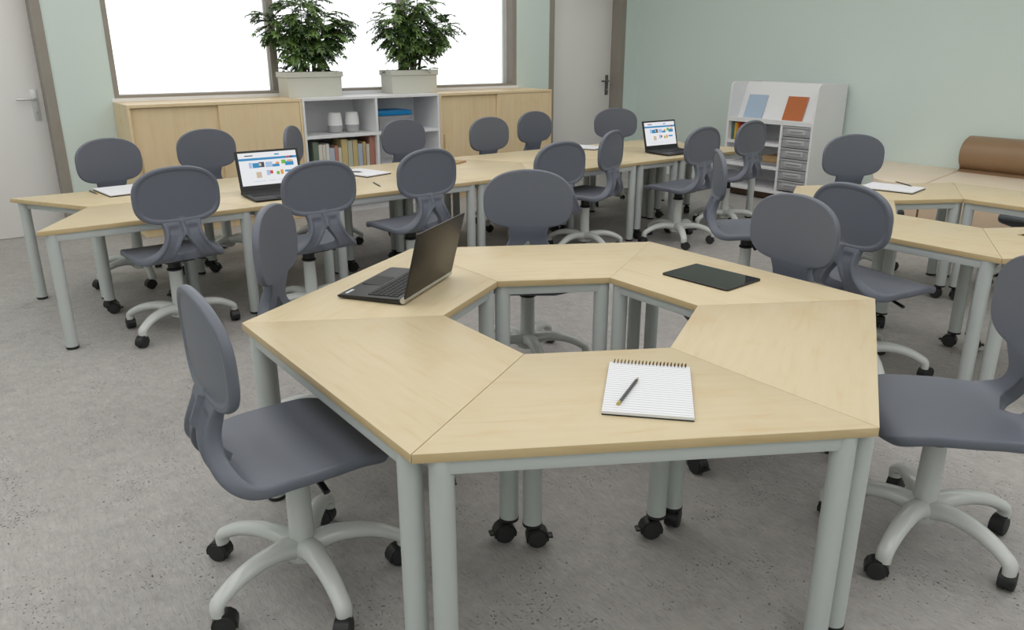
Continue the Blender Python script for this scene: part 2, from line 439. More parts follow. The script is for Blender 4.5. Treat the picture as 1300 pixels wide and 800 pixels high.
ring(*C2, 180, 'maple trapezoid table on the near left side of the right hexagon', G2, 7, -.0008, .0012)
ring(*C2, 120, 'maple trapezoid table on the far left of the right hexagon, behind two chair backs', G2, 8, -.0008, .0012)
ring(*C2, 60, 'maple trapezoid table under the notepad on the right hexagon', G2, 9, -.0008, .0012)
ring(*C2, 0, 'maple trapezoid table on the far right of the right hexagon, before the brown bolster', G2, 11)
ring(*C2, 240, 'maple trapezoid table at the right picture edge with a lone pencil', G2, 10)
F0, S0 = 2.2616, -1.1843
names_f = ['maple trapezoid table at the near left end of the long row',
           'maple trapezoid table in the near line under the left laptop',
           'maple trapezoid table in the near line with a loose dark pencil on it',
           'maple trapezoid table in the near line behind the large centre chair',
           'maple trapezoid table in the near line right behind the turned chair',
           'maple trapezoid table in the near line between the turned chair and the right laptop',
           'maple trapezoid table at the near right end of the long row, under the right laptop']
names_b = ['maple trapezoid table at the far left end of the long row, under a notepad',
           'maple trapezoid table in the far line behind the left laptop',
           'maple trapezoid table in the far line before the row of books',
           'maple trapezoid table in the far line before the right half of the white shelf unit',
           'maple trapezoid table in the far line before the right cupboard',
           'maple trapezoid table in the far line before the right door',
           'maple trapezoid table at the far right end of the long row, behind the right laptop']
k = 0
for i in range(4):
    s = S0+1.402*i+(.0015 if i > 1 else 0)
    table(s+.5, F0+DP/2, 180, names_f[k], G3, 20+k); table(s+.5, F0+DP*1.5+.002, 0, names_b[k], G3, 40+k); k += 1
    if i < 3:
        table(s+1+SR/2, F0+DP/2, 0, names_f[k], G3, 20+k); table(s+1+SR/2, F0+DP*1.5+.002, 180, names_b[k], G3, 40+k); k += 1

# ------------------------------------------------------------------ swivel chair
PA, PB, PZ, TILT = .2006, .125, .7085, .022
def catmull(P, m):
    out = []
    for i in range(len(P)-1):
        p0, p1, p2, p3 = P[max(i-1, 0)], P[i], P[i+1], P[min(i+2, len(P)-1)]
        for k in range(m):
            t = k/m
            out.append(tuple(.5*((2*b)+(-a+c)*t+(2*a-5*b+4*c-d)*t*t+(-a+3*b-3*c+d)*t**3) for a, b, c, d in zip(p0, p1, p2, p3)))
    out.append(tuple(P[-1])); return out
def sstep(a, b, x):
    t = min(1, max(0, (x-a)/(b-a))); return t*t*(3-2*t)
def make_shell():
    # control rows: (y, z, half width, half slot, thickness)
    ctl = [(.188, .378, .120, 0, .020), (.185, .3845, .150, 0, .024), (.178, .3905, .172, 0, .027), (.162, .3965, .190, 0, .029), (.135, .4005, .2005, 0, .03),
           (.09, .402, .207, 0, .03), (.02, .401, .210, 0, .03), (-.04, .400, .210, 0, .03), (-.09, .4005, .207, 0, .03), (-.126, .4020, .203, .0, .031),
           (-.150, .4055, .196, .0, .033), (-.166, .4105, .187, .030, .036), (-.180, .4185, .174, .052, .039), (-.192, .4300, .156, .056, .042),
           (-.201, .4450, .136, .050, .043), (-.2065, .463, .118, .040, .043), (-.2085, .483, .104, .027, .042), (-.207, .503, .094, .013, .040),
           (-.203, .522, .088, .0, .037), (-.197, .541, .086, .0, .034), (-.1905, .560, .087, .0, .031), (-.1868, .576, .091, 0, .028)]
    rows = catmull(ctl, 3)
    rows = [(y, z, w, max(0, h), th) for (y, z, w, h, th) in rows]
    ang0 = -PI/2
    for k in range(1, 40):
        a = -PI/2+(PI*.988)*k/39
        PN = 3.5 if a < 0 else 2.35
        cz = PB*math.copysign(abs(math.sin(a))**(2/PN), math.sin(a)); w = PA*abs(math.cos(a))**(2/PN)
        y = -.187-cz*math.sin(TILT); z = PZ+cz*math.cos(TILT)
        if z < .5845: continue
        w = max(w, .092)if cz < 0 else w
        rows.append((y, z, w, 0, .025))
    n = len(rows); K = 22
    gs = [1-(1-k/K)**1.6 for k in range(K+1)]
    front, rear = [], []
    Ns = []
    for i, (y, z, w, h, th) in enumerate(rows):
        y0, z0 = rows[max(i-1, 0)][:2]; y1, z1 = rows[min(i+1, n-1)][:2]
        d = Vector((0, y1-y0, z1-z0)).normalized(); N = Vector((0, d.z, -d.y)); Ns.append(N)
    fv = {}; rv = {}
    bm = B()
    for i, (y, z, w, h, th) in enumerate(rows):
        N = Ns[i]; rim = min(.007, w*.3)
        pad = sstep(.56, .60, z)           # 1 on the backrest paddle
        seatness = sstep(-.17, -.05, y)*(1-sstep(.43, .49, z))
        for side in (-1, 1):
            for k in range(K+1):
                g = gs[k]
                hh = h+(.004 if h > 0 else 0)
                x = hh+(w-rim-hh)*g
                curve = (.014*pad+.010*seatness*(1-sstep(.09, .18, y)))*(x/.2)**2
                if pad > 0:
                    cz = (z-PZ)/math.cos(TILT)
                    PN = 3.5 if cz < 0 else 2.35
                    rho = ((abs(x)/PA)**PN+(abs(cz)/PB)**PN)**(1/PN)
                    rec = .0055*(1-sstep(.88, .925, rho))*pad
                    if z < .60: rec *= sstep(.575, .60, z)
                else:
                    u = (x-h)/max(1e-6, w-h)
                    nk = sstep(.425, .465, z)*(1-sstep(.545, .57, z))
                    rec = .009*nk*sstep(.14, .30, u)*(1-sstep(.70, .86, u)) if h > 0 else .008*nk*sstep(.16, .30, u)*(1-sstep(.70, .86, u))
                # middle rib running down from the paddle to the slot
                rib = .013*sstep(.49, .515, z)*(1-sstep(.59, .612, z))*(1-sstep(.005, .011, x))
                p = Vector((side*x, y, z))+N*curve
                fv[i, side, k] = bm.verts.new(p+N*th/2)
                rv[i, side, k] = bm.verts.new(p-N*(th/2-rec+rib))
    split = next(i for i, r in enumerate(rows) if r[1] > .434 and r[0] < -.15)
    seatf, backf = [], []
    for i in range(n-1):
        for side in (-1, 1):
            for k in range(K):
                q = [(i, side, k), (i, side, k+1), (i+1, side, k+1), (i+1, side, k)]
                for V in (fv, rv):
                    f = bm.faces.new([V[a] for a in q]); (seatf if i < split else backf).append(f)
    def rimstrip(a, b, out_a, out_b, fs):
        """round edge between front and rear verts of two neighbouring boundary points"""
    # rounded rims : outer edges, slot edges, seat front, paddle top
    def rim_line(keys, outs, is_seat):
        prev = None
        for key, o in zip(keys, outs):
            f, r_ = fv[key], rv[key]
            i = key[0]; th = (f.co-r_.co).length; bl = min(.007, th*.4)
            m = []
            for q in range(1, 6):
                a = PI*q/6
                c = (f.co+r_.co)/2+(f.co-r_.co)/2*math.cos(a)+o*bl*math.sin(a)
                m.append(bm.verts.new(c))
            row = [f]+m+[r_]
            if prev:
                for j in range(6):
                    try:
                        face = bm.faces.new((prev[0][j], row[j], row[j+1], prev[0][j+1])); (seatf if is_seat(min(i, prev[1])) else backf).append(face)
                    except ValueError: pass
            prev = (row, i)
    iss = lambda i: i < split
    def outward(i, side, sgn):
        y, z, w = rows[i][:3]
        a = max(i-1, 0); b = min(i+1, n-1)
        T = Vector((side*(rows[b][2]-rows[a][2]) if sgn > 0 else side*(rows[b][3]-rows[a][3]), rows[b][0]-rows[a][0], rows[b][1]-rows[a][1])).normalized()
        o = T.cross(Ns[i]).normalized()
        if o.x*side*sgn < 0: o = -o
        return o
    for side in (-1, 1):
        rim_line([(i, side, K) for i in range(n)], [outward(i, side, 1) for i in range(n)], iss)
        idx = [i for i in range(n) if rows[i][3] > 0]
        idx = [idx[0]-1]+idx+[idx[-1]+1]
        rim_line([(i, side, 0) for i in idx], [outward(i, side, -1)*.5 for i in idx], iss)
    for i, sgn in ((0, -1), (n-1, 1)):
        d = Vector((0, rows[i][0]-rows[i+sgn*-1][0], rows[i][1]-rows[i-sgn][1])).normalized()
        keys = [(i, -1, k) for k in range(K, -1, -1)]+[(i, 1, k) for k in range(1, K+1)]
        rim_line(keys, [d]*len(keys), (lambda s: True) if i == 0 else (lambda s: False))
    bmesh.ops.recalc_face_normals(bm, faces=bm.faces)
    for f in bm.faces: f.material_index = 0
    for f in seatf:
        if f.is_valid: f.material_index = 1
    me = bpy.data.meshes.new('tmp'); bm.to_mesh(me); bm.free()
    out = []
    for want in (1, 0):
        b2 = B(); b2.from_mesh(me)
        bmesh.ops.delete(b2, geom=[f for f in b2.faces if f.material_index != want], context='FACES')
        bmesh.ops.delete(b2, geom=[v for v in b2.verts if not v.link_faces], context='VERTS')
        for f in b2.faces: f.material_index = 0
        out.append(b2)
    bpy.data.meshes.remove(me)
    return out
def make_chair():
    t = thing('swivel_chair', '', 'chair')
    sb, bb = make_shell()
    obj('seat', sb, M['chair'], t, angle=60); obj('backrest', bb, M['chair'], t, angle=60)
    # mechanism under the seat
    bm = B()
    add_box(bm, -.07, .07, -.10, .085, .368, .3855, .004)
    add_lathe(bm, [(.030, .325), (.030, .360), (.045, .369)], 22)
    add_lathe(bm, [(.031, .310), (.037, .313), (.037, .320), (.031, .325)], 22)
    obj('swivel_mechanism', bm, M['black'], t)
    bm = B()
    add_tube(bm, [(.02, .01, .361), (.09, .015, .357), (.12, .016, .351), (.165, .018, .339)], [.006, .006, .009, .009], 10, flat=.7)
    obj('height_lever', bm, M['black'], t)
    bm = B(); add_lathe(bm, [(.0335, .10), (.0325, .14), (.0300, .310)], 26); obj('gas_column', bm, M['arm'], t)
    # five star base
    bm = B()
    for k in range(5):
        a = 2*PI*k/5
        prof = catmull([(.010, .100, .040), (.04, .115, .035), (.09, .126, .029), (.15, .124, .0260), (.20, .112, .0240), (.238, .094, .0225), (.260, .078, .0220), (.262, .053, .0205)], 3)
        pts = [(r*math.cos(a), r*math.sin(a), z) for r, z, w in prof]
        add_tube(bm, pts, [w for *_, w in prof], 14, flat=.78, side=(-math.sin(a), math.cos(a), 0))
    add_lathe(bm, [(.030, .070), (.046, .078), (.050, .098), (.046, .118), (.036, .132), (.031, .134)], 26)
    sbase = obj('star_base', bm, M['arm'], t, angle=50)
    rnd = random.Random(5)
    for k in range(5):
        a = 2*PI*k/5
        c = obj('castor', castor_bm(.0275), [M['black'], M['tyre']], sbase)
        c.location = (.260*math.cos(a), .260*math.sin(a), 0); c.rotation_euler = (0, 0, rnd.uniform(0, 2*PI))
    return t
chair0 = make_chair(); usedc = []
def chair(x, y, az, base, label, group):
    rz = R(az-90)
    if not usedc:
        usedc.append(1); t = chair0; t.location = (x, y, 0); t.rotation_euler = (0, 0, rz); t['label'] = label; t['group'] = group
    else: t = dup(chair0, (x, y, 0), rz, label, group)
    rnd = random.Random(int(x*1000)+int(y*777))
    for c in t.children:
        if c.name.startswith('star_base'):
            c.rotation_euler = (0, 0, R(base)-rz)
            for g in c.children: g.rotation_euler = (0, 0, rnd.uniform(0, 2*PI))
    return t
H1, H2, H3, H4 = 'chairs around the front hexagon', 'chairs around the right hexagon', 'chairs along the near side of the long row', 'chairs along the far side of the long row'
chair(-.925, .004, -2, -20, 'slate swivel chair nearest the camera at the left, seat pushed under the front hexagon', H1)
chair(-.469, .765, 321, 10, 'slate swivel chair seen edge-on behind the left corner of the front hexagon', H1)
chair(.499, .868, 232, 30, 'large slate swivel chair at the back of the front hexagon, facing the camera', H1)
chair(.836, -.057, 173.5, 5, 'slate swivel chair whose backrest stands right behind the black tablet', H1)
chair(.568, -.887, 136, -29, 'slate swivel chair cut by the right picture edge, big seat beside the front corner', H1)
chair(1.597, -.088, -11, 12, 'slate swivel chair with its rimmed back to the camera, seat under the right hexagon', H2)
chair(2.012, .858, -43, 20, 'slate swivel chair seen in profile between the front hexagon and the white shelf', H2)
chair(3.089, .828, 238, 40, 'slate swivel chair facing the camera behind the right notepad', H2)
chair(3.64, 0, 180, 0, 'slate swivel chair showing only a dark seat at the right picture edge', H2)
chair(-.630, 2.257, 95, 70, 'slate swivel chair seen from behind at the left end of the long row', H3)
chair(-.024, 2.036, 95, 30, 'slate swivel chair seen from behind just right of the left laptop', H3)
chair(.638, 2.138, 97, 50, 'slate swivel chair seen from behind above the front laptop lid', H3)
chair(1.450, 1.968, 92.5, 20, 'slate swivel chair, back to the camera, partly behind the large centre chair', H3)
chair(2.082, 2.254, 114, 45, 'slate swivel chair turned sideways with seat to the left, right of centre', H3)
chair(2.820, 2.07, 95, 18, 'slate swivel chair just right of the right laptop', H3)
chair(3.507, 2.187, 95, 25, 'slate swivel chair in front of the white shelf with drawers', H3)
chair(-.570, 3.373, 286, 55, 'slate swivel chair farthest left, between left notepad and door', H4)
chair(.044, 3.605, 275, 10, 'slate swivel chair before the left cupboard, left of the left laptop', H4)
chair(.720, 3.535, 322, 33, 'slate swivel chair seen edge-on behind the left laptop screen', H4)
chair(1.486, 3.49, 275, 45, 'slate swivel chair before the right half of the white shelf unit', H4)
chair(2.127, 3.261, 275, 60, 'slate swivel chair before the right cupboard, the left of its two', H4)
chair(2.79, 3.518, 276, 60, 'slate swivel chair before the right cupboard, the right of its two', H4)
chair(3.513, 3.396, 241, 35, 'slate swivel chair before the right door, left of the right laptop', H4)

# ------------------------------------------------------------------ laptops
def make_laptop(label, loc, az, screen_on):
    """origin at the hinge centre on the table; local x = left to right for the user, -y = towards the user"""
    W, D, SH, T = .362, .236, .226, R(75.5)
    t = thing('laptop', label, 'laptop', loc, az)
    bm = B()
    side = [(0, .004), (0, .019), (-D+.012, .0135), (-D, .010), (-D+.006, .004)]
    lo = [bm.verts.new((-W/2, y, z)) for y, z in side]; hi = [bm.verts.new((W/2, y, z)) for y, z in side]
    bm.faces.new(lo); bm.faces.new(list(reversed(hi)))
    for i in range(5): bm.faces.new((lo[i], hi[i], hi[(i+1) % 5], lo[(i+1) % 5]))
    bmesh.ops.bevel(bm, geom=list(bm.edges), offset=.0012, segments=2, affect='EDGES')
    for sx in (-1, 1):
        for yy in (-.02, -D+.03): add_lathe(bm, [(.006, 0), (.006, .0045)], 10, off=(sx*(W/2-.025), yy))
    for sx in (-1, 1):
        for q, yy in enumerate((-.055, -.085, -.11)): add_box(bm, sx*(W/2)-.0006, sx*(W/2)+.0006, yy-.008, yy+.006, .009, .0135, mi=1)
    base = obj('laptop_base', bm, [M['lapblack'], M['keys']], t, angle=25)
    def deck(y): return .019+(y/-D)*(-.0055)
    bm = B()
    rowsk = 6
    for r_ in range(rowsk):
        y1 = -.028-r_*.0182; y0 = y1-.0155
        ncol = 16
        for c in range(ncol):
            xa = -W/2+.022+c*(W-.044)/ncol
            xb = xa+(W-.044)/ncol-.0028
            if r_ == rowsk-1 and 4 <= c <= 8:
                if c == 4: xb = -W/2+.022+9*(W-.044)/ncol-.0028
                else: continue
            zc = deck((y0+y1)/2)
            add_box(bm, xa, xb, y0, y1, zc-.001, zc+.0022, .0008, 1)
    obj('keyboard', bm, M['keys'], t)
    bm = B(); zc = deck(-.185); add_box(bm, -.055, .05, -D+.02, -.145, zc-.002, zc+.0013, .0005, 1); obj('touchpad', bm, M['keys'], t)
    bm = B()
    add_tube(bm, [(-W/2-.001, .004, .015), (W/2+.001, .004, .015)], .0095, 14)
    obj('hinge_bar', bm, M['silver'] if not screen_on else M['lapblack'], t)
    if not screen_on:
        bm = B()
        for a, b in ((.118, .128), (.131, .143), (.146, .162)): add_box(bm, a, b, -D+.020, -D+.030, deck(-D+.02)-.001, deck(-D+.02)+.0008)
        obj('palm_sticker', bm, M['sticker'], t)
    # lid: built flat then tilted. local lid frame: u = x, v = up the lid
    def lidpt(x, v, n_): return (x, .004+v*math.cos(T)-n_*math.sin(T)*-1*-1, .017+v*math.sin(T)+n_*math.cos(T))
    ca, sa = math.cos(T), math.sin(T)
    mat = Matrix(((1, 0, 0, 0), (0, ca, sa, .006), (0, sa, -ca, .018), (0, 0, 0, 1)))   # (x, v, n) -> n positive = behind the lid... towards back
    bm = B(); add_box(bm, -W/2, W/2, .004, SH, 0, .007, .003, 2)
    bm.transform(mat); lid = obj('lid', bm, M['laplid'], t)
    bm = B(); add_box(bm, -W/2+.003, W/2-.003, .006, SH-.003, -.0012, .0006, .0006, 1); bm.transform(mat); obj('bezel', bm, M['lapblack'], lid)
    bm = B()
    L_, R_, Bt, Tp = -W/2+.016, W/2-.016, .034, SH-.013
    def rect(x0, x1, v0, v1, n_, mi):
        vs = [bm.verts.new((x0, v0, n_)), bm.verts.new((x1, v0, n_)), bm.verts.new((x1, v1, n_)), bm.verts.new((x0, v1, n_))]
        bm.faces.new(vs).material_index = mi
    add_box(bm, L_, R_, Bt, Tp, -.0018, -.0004)
    if screen_on:
        def pr(x0, x1, y0, y1, mi, lv=1): rect(L_+(R_-L_)*x0, L_+(R_-L_)*x1, Tp-(Tp-Bt)*y1, Tp-(Tp-Bt)*y0, -.0018-.00012*lv, mi)
        pr(.11, .25, .075, .105, 2); pr(.62, .70, .07, .11, 1)
        pr(0, 1, .165, .235, 1); pr(.82, .87, .165, .215, 6, 2); pr(.88, .93, .165, .215, 2, 2)
        pr(.16, .21, .30, .47, 5); pr(.22, .33, .32, .47, 1); pr(.33, .42, .30, .46, 2); pr(.33, .37, .33, .42, 7, 2)
        pr(.44, .56, .31, .47, 5); pr(.56, .68, .39, .47, 1); pr(.62, .68, .33, .39, 4, 2)
        pr(.72, .80, .28, .40, 3); pr(.78, .93, .34, .46, 1); pr(.82, .92, .29, .33, 4, 2)
        pr(.26, .35, .60, .78, 7); pr(.44, .50, .56, .72, 5); pr(.50, .55, .58, .68, 6, 1)
        pr(.61, .66, .62, .72, 3); pr(.68, .73, .58, .72, 4); pr(.76, .90, .60, .66, 1)
        pr(.20, .40, .88, .89, 5); pr(.45, .58, .88, .89, 5); pr(.62, .78, .88, .89, 5)
    bm.transform(mat)
    obj('screen', bm, [M['pagewhite'] if screen_on else M['glassblack'], M['pageblue'], M['pagedark'], M['pagegreen'], M['pageorange'], M['pagepale'], M['pagered'], M['pagetan']], lid, smooth=False)
    return t
def lap(hx, hy, azdeg, label, on):
    a = R(azdeg); make_laptop(label, (hx+.181*math.cos(a), hy+.181*math.sin(a), TZ), a, on)
lap(-.103, .559, -146.6, 'open black laptop seen from behind on the front hexagon, silver hinge showing', False)
lap(-.151, 2.598, -1.2, 'open laptop showing a web page at the left of the long row', True)
lap(3.018, 2.600, -1.5, 'open laptop showing a web page at the right end of the long row', True)

# ------------------------------------------------------------------ tablet
c30, s30 = math.cos(R(30)), math.sin(R(30))
def hexroom(x, y): return (x*c30+y*s30, -x*s30+y*c30)
x, y = hexroom((.394+.719)/2, (.359+.248)/2)
t = thing('tablet', 'black tablet computer lying flat on the front hexagon', 'tablet', (x, y, TZ), R(-56-30))
bm = B(); add_prism(bm, [(.14-.012*(1-math.cos(a)) if 0 else cx_+.012*math.cos(a), cy_+.012*math.sin(a)) for cx_, cy_, a0 in ((.128, .091, 0), (-.128, .091, 90), (-.128, -.091, 180), (.128, -.091, 270)) for a in (R(a0), R(a0+22), R(a0+45), R(a0+68), R(a0+90))], 0, .0068, .0015)
obj('tablet_body', bm, M['lapblack'], t)
bm = B(); add_box(bm, -.136, .136, -.099, .099, .0060, .0074, .0004, 1); obj('screen', bm, M['glassblack'], t)

# ------------------------------------------------------------------ notepads and pencils
def spiral_pad(label, cx, cy, rz):
    t = thing('spiral_notepad', label, 'notepad', (cx, cy, TZ), rz)
    w, h = .202, .298
    bm = B(); add_box(bm, -w/2, w/2, -h/2, h/2-.004, 0, .003, .0008, 1); obj('cover', bm, M['blackcover'], t)
    bm = B(); add_box(bm, -w/2, w/2, -h/2+.0006, h/2-.004, .003, .0105, .0008, 1); obj('paper', bm, M['ruled'], t)
    bm = B()
    for k in range(21):
        x = -w/2+.012+k*(w-.024)/20
        pts = [(x+.002*math.sin(a), h/2-.004+.0085*math.cos(a)-.001, .0098+.0085*math.sin(a)) for a in [2*PI*q/12 for q in range(13)]]
        add_tube(bm, pts, .0011, 6, cap=False)
    obj('wire_spiral', bm, M['wire'], t)
    return t
def pad(label, fx, fy, azlong, w=.21, l=.30, cover='blackcover', grp=None, top='paper'):
    """(fx,fy) = its corner nearest the camera; long side leaves at azlong, short side 90 degrees to the right"""
    t = thing('notepad', label, 'notepad', (fx, fy, TZ), R(azlong-90), grp)
    bm = B(); add_box(bm, 0, w, 0, l, 0, .006, .0008, 1); obj('cover', bm, M[cover], t)
    bm = B(); add_box(bm, .0005, w-.001, .0005, l-.002, .006, .0125, .0008, 1); obj('paper', bm, M[top], t)
    return t
def pencil(label, x, y, az, z=TZ, L=.165, grp=None):
    t = thing('pencil', label, 'pencil', (x, y, z), R(az), grp)
    r = .0040
    def hexa(bm, x0, x1, r0, r1):
        a = [bm.verts.new((x0, r0*math.cos(R(60*k)), r+r0*math.sin(R(60*k)))) for k in range(6)]
        b = [bm.verts.new((x1, r1*math.cos(R(60*k)), r+r1*math.sin(R(60*k)))) for k in range(6)]
        for k in range(6): bm.faces.new((a[k], a[(k+1) % 6], b[(k+1) % 6], b[k]))
        bm.faces.new(a); bm.faces.new(b)
    bm = B(); hexa(bm, -L/2+.012, L/2-.018, r, r); obj('barrel', bm, M['pencil'], t, smooth=False)
    bm = B(); add_tube(bm, [(-L/2, 0, r), (-L/2+.012, 0, r)], r*.98, 12); obj('ferrule', bm, M['brass'], t)
    bm = B(); hexa(bm, L/2-.018, L/2-.004, r, r*.35); obj('sharpened_tip', bm, M['tancover'], t, smooth=False)
    bm = B(); hexa(bm, L/2-.004, L/2, r*.35, r*.08); obj('lead', bm, M['blackcover'], t, smooth=False)
    return t
nx, ny = hexroom((-.081+.112+.007+.201)/4, (-.736-.794-.45-.51)/4)
spiral_pad('ruled spiral notepad at the front of the front hexagon, a pencil on it', nx, ny, R(-17-30))
px, py = hexroom((-.04+.05)/2, (-.717-.571)/2)
pencil('dark grey pencil lying on the ruled spiral notepad', px, py, 58.5-30, TZ+.0105)
pad('plain white notepad at the far left end of the long row', -.738, 3.0, 96, .29, .31)
pad('plain white notepad on the long row between the second and third near chairs', .705, 2.782, 106)
pad('tan notebook of which a corner pokes out beside the third near chair', 1.425, 2.916, 118, .21, .30, 'tancover', None, 'tancover')
pad('plain white notepad before the right door on the long row', 2.817, 2.971, 113)
pad('plain white notepad on the right hexagon', 2.864, .414, 100, .228, .298)
pencil('dark pencil left of the notepad at the far left of the long row', -.785, 3.22, 97, L=.15)
pencil('dark pencil lying on the white notepad behind the second near chair', .700, 2.985, -48, TZ+.0125, L=.15)
pencil('dark pencil lying loose on the long row, right of the second near chair', .627, 2.50, -102)
pencil('dark pencil whose end shows beside a near chair right of centre', 1.985, 2.52, -20, L=.16)
pencil('dark pencil lying on the notepad of the right hexagon', 3.085, .58, -119, TZ+.0125)
pencil('dark pencil cut by the right picture edge on the right hexagon', 2.285, -.44, 132)

# ------------------------------------------------------------------ wall cupboards and shelf unit
CT, CF = .966, 4.50
def cupboard(label, x0, x1, grp, hnd):
    t = thing('cupboard', label, 'cupboard', ((x0+x1)/2, (CF+WY)/2, 0), 0, grp)
    hw, hd = (x1-x0)/2-.0015, (WY-CF)/2-.002
    bm = B(); add_box(bm, -hw+.01, hw-.01, -hd+.03, hd, 0, .075); obj('plinth', bm, M['cabinet_wood'], t, smooth=False)
    bm = B()
    add_box(bm, -hw, hw, -hd, hd, CT-.022, CT, .001, 1); add_box(bm, -hw, hw, -hd, hd, .075, .097, .001, 1)
    add_box(bm, -hw, -hw+.02, -hd, hd, .097, CT-.022, .001, 1); add_box(bm, hw-.02, hw, -hd, hd, .097, CT-.022, .001, 1)
    add_box(bm, -hw+.02, hw-.02, hd-.01, hd, .097, CT-.022)
    obj('carcass', bm, M['cabinet_wood'], t)
    for s in (-1, 1):
        xa, xb = (-hw+.021, .012) if s < 0 else (-.012, hw-.021)
        yf = -hd+.028 if s < 0 else -hd+.006
        bm = B(); add_box(bm, xa, xb, yf, yf+.018, .099, CT-.024, .001, 1)
        d = obj('sliding_door', bm, M['cabinet_wood'], t)
        hx = xa+.035 if s < 0 else xb-.035
        bm = B(); add_box(bm, hx-.008, hx+.008, yf-.006, yf+.001, .47, .60, .003); obj('handle', bm, M['maple_edge'] , d)
cupboard('low maple cupboard with sliding doors at the left of the window', -.285, 1.022, 'maple cupboards under the window', 1)
cupboard('low maple cupboard with sliding doors beside the right door', 2.322, 3.632, 'maple cupboards under the window', 1)
t = thing('shelf_unit', 'white open shelf unit between the two maple cupboards', 'shelf', (1.672, (CF+WY)/2, 0))
hw, hd = .6485, (WY-CF)/2-.002
bm = B(); add_box(bm, -hw+.01, hw-.01, -hd+.03, hd, 0, .06); obj('plinth', bm, M['white'], t, smooth=False)
SZ = (.06, .355, .640)
bm = B(); add_box(bm, -hw, hw, -hd, hd, CT-.02, CT, .001, 1); obj('top_panel', bm, M['white'], t)
for s in (-1, 1):
    bm = B(); add_box(bm, s*hw-.0 if s < 0 else hw-.02, -hw+.02 if s < 0 else hw, -hd, hd, .06, CT-.02, .001, 1); obj('side_panel', bm, M['white'], t)
bm = B(); add_box(bm, .006, .026, -hd, hd-.01, .06, CT-.02, .001, 1); obj('divider', bm, M['white'], t)
bm = B(); add_box(bm, -hw+.02, hw-.02, hd-.012, hd, .06, CT-.02); obj('back_panel', bm, M['white'], t, smooth=False)
for z in SZ:
    for a, b in ((-hw+.0205, .0055), (.0265, hw-.0205)):
        bm = B(); add_box(bm, a, b, -hd+.002, hd-.013, z, z+.022, .001, 1); obj('shelf', bm, M['white'], t)
# speakers
for x, lab in ((1.385, 'left of the two white and grey smart speakers in the shelf unit'), (1.545, 'right of the two white and grey smart speakers in the shelf unit')):
    s_ = thing('smart_speaker', lab, 'speaker', (x, 4.70, .6626), 0, 'smart speakers in the shelf unit')
    bm = B(); add_lathe(bm, [(.045, 0), (.054, .004), (.060, .03), (.0625, .062)], 30); obj('cloth_base', bm, M['speakergrey'], s_)
    bm = B(); add_lathe(bm, [(.0622, .0625), (.0625, .066), (.061, .10), (.056, .14), (.052, .163), (.049, .168), (.0, .160)], 30); obj('speaker_top', bm, M['speakerwhite'], s_)
# storage box with a blue lid
b_ = thing('storage_box', 'grey storage box with a blue lid in the shelf unit', 'box', (1.925, 4.74, .6626))
bm = B(); add_prism(bm, [(-.155, -.115), (.155, -.115), (.155, .115), (-.155, .115)], 0, .125, .006); 
for k in range(4): add_box(bm, -.157, .157, -.1165, .1165, .022+k*.024, .026+k*.024, .001, 1)
obj('box_body', bm, M['boxgrey'], b_)
bm = B(); add_box(bm, -.168, .168, -.128, .128, .1255, .165, .006); add_box(bm, -.14, .14, -.10, .10, .163, .170, .003); obj('lid', bm, M['bluelid'], b_)
# books
books = [('dark green', (74, 92, 74), 395, 401.5, 180), ('ivory', (214, 208, 192), 401.8, 406.3, 183.5), ('cream', (206, 200, 188), 406.6, 410.6, 184), ('off-white', (216, 213, 206), 410.9, 414.9, 183.2),
         ('pale blue', (160, 172, 186), 415.2, 421.3, 189.3), ('brick red', (170, 96, 76), 421.6, 425.7, 186.6), ('stone grey', (196, 190, 172), 426, 430, 189.4),
         ('olive yellow', (190, 165, 98), 430.4, 437.9, 178.7), ('grey green', (168, 172, 152), 438.2, 444.1, 181), ('mustard', (186, 158, 92), 444.5, 450.7, 180.4),
         ('light blue', (150, 166, 188), 451.1, 456.9, 186.2), ('ochre', (178, 140, 76), 457.3, 461.4, 183.8), ('ash grey', (182, 180, 170), 461.8, 466, 187.2), ('rust red', (156, 88, 64), 466.4, 473.4, 176.6)]
bmats = {}
for i, (cn, rgb, xa, xb, yt) in enumerate(books):
    bx0 = 1.128+(xa-397)*.0073-.0105; bx1 = 1.128+(xb-397)*.0073-.0105-.0008
    hgt = .598-(yt-182)*.0062-.3775
    dpt = .17+.015*((i*7) % 4)
    t = thing('book', '%s book in the row on the white shelf unit' % cn, 'book', ((bx0+bx1)/2, 4.545, .3775), 0, 'books in the white shelf unit')
    th = (bx1-bx0)/2
    rgb = tuple(int(c+(255-c)*.22) for c in rgb)
    m = plain('book_cover_'+cn.replace(' ', '_').replace('-', '_'), rgb, .6)
    bm = B()
    add_box(bm, -th, th, 0, .006, 0, hgt, .0015); add_box(bm, -th, -th+.003, .004, dpt, 0, hgt); add_box(bm, th-.003, th, .004, dpt, 0, hgt)
    obj('cover', bm, m, t)
    bm = B(); add_box(bm, -th+.0031, th-.0031, .0062, dpt-.005, .003, hgt-.004); obj('pages', bm, M['paper'], t, smooth=False)

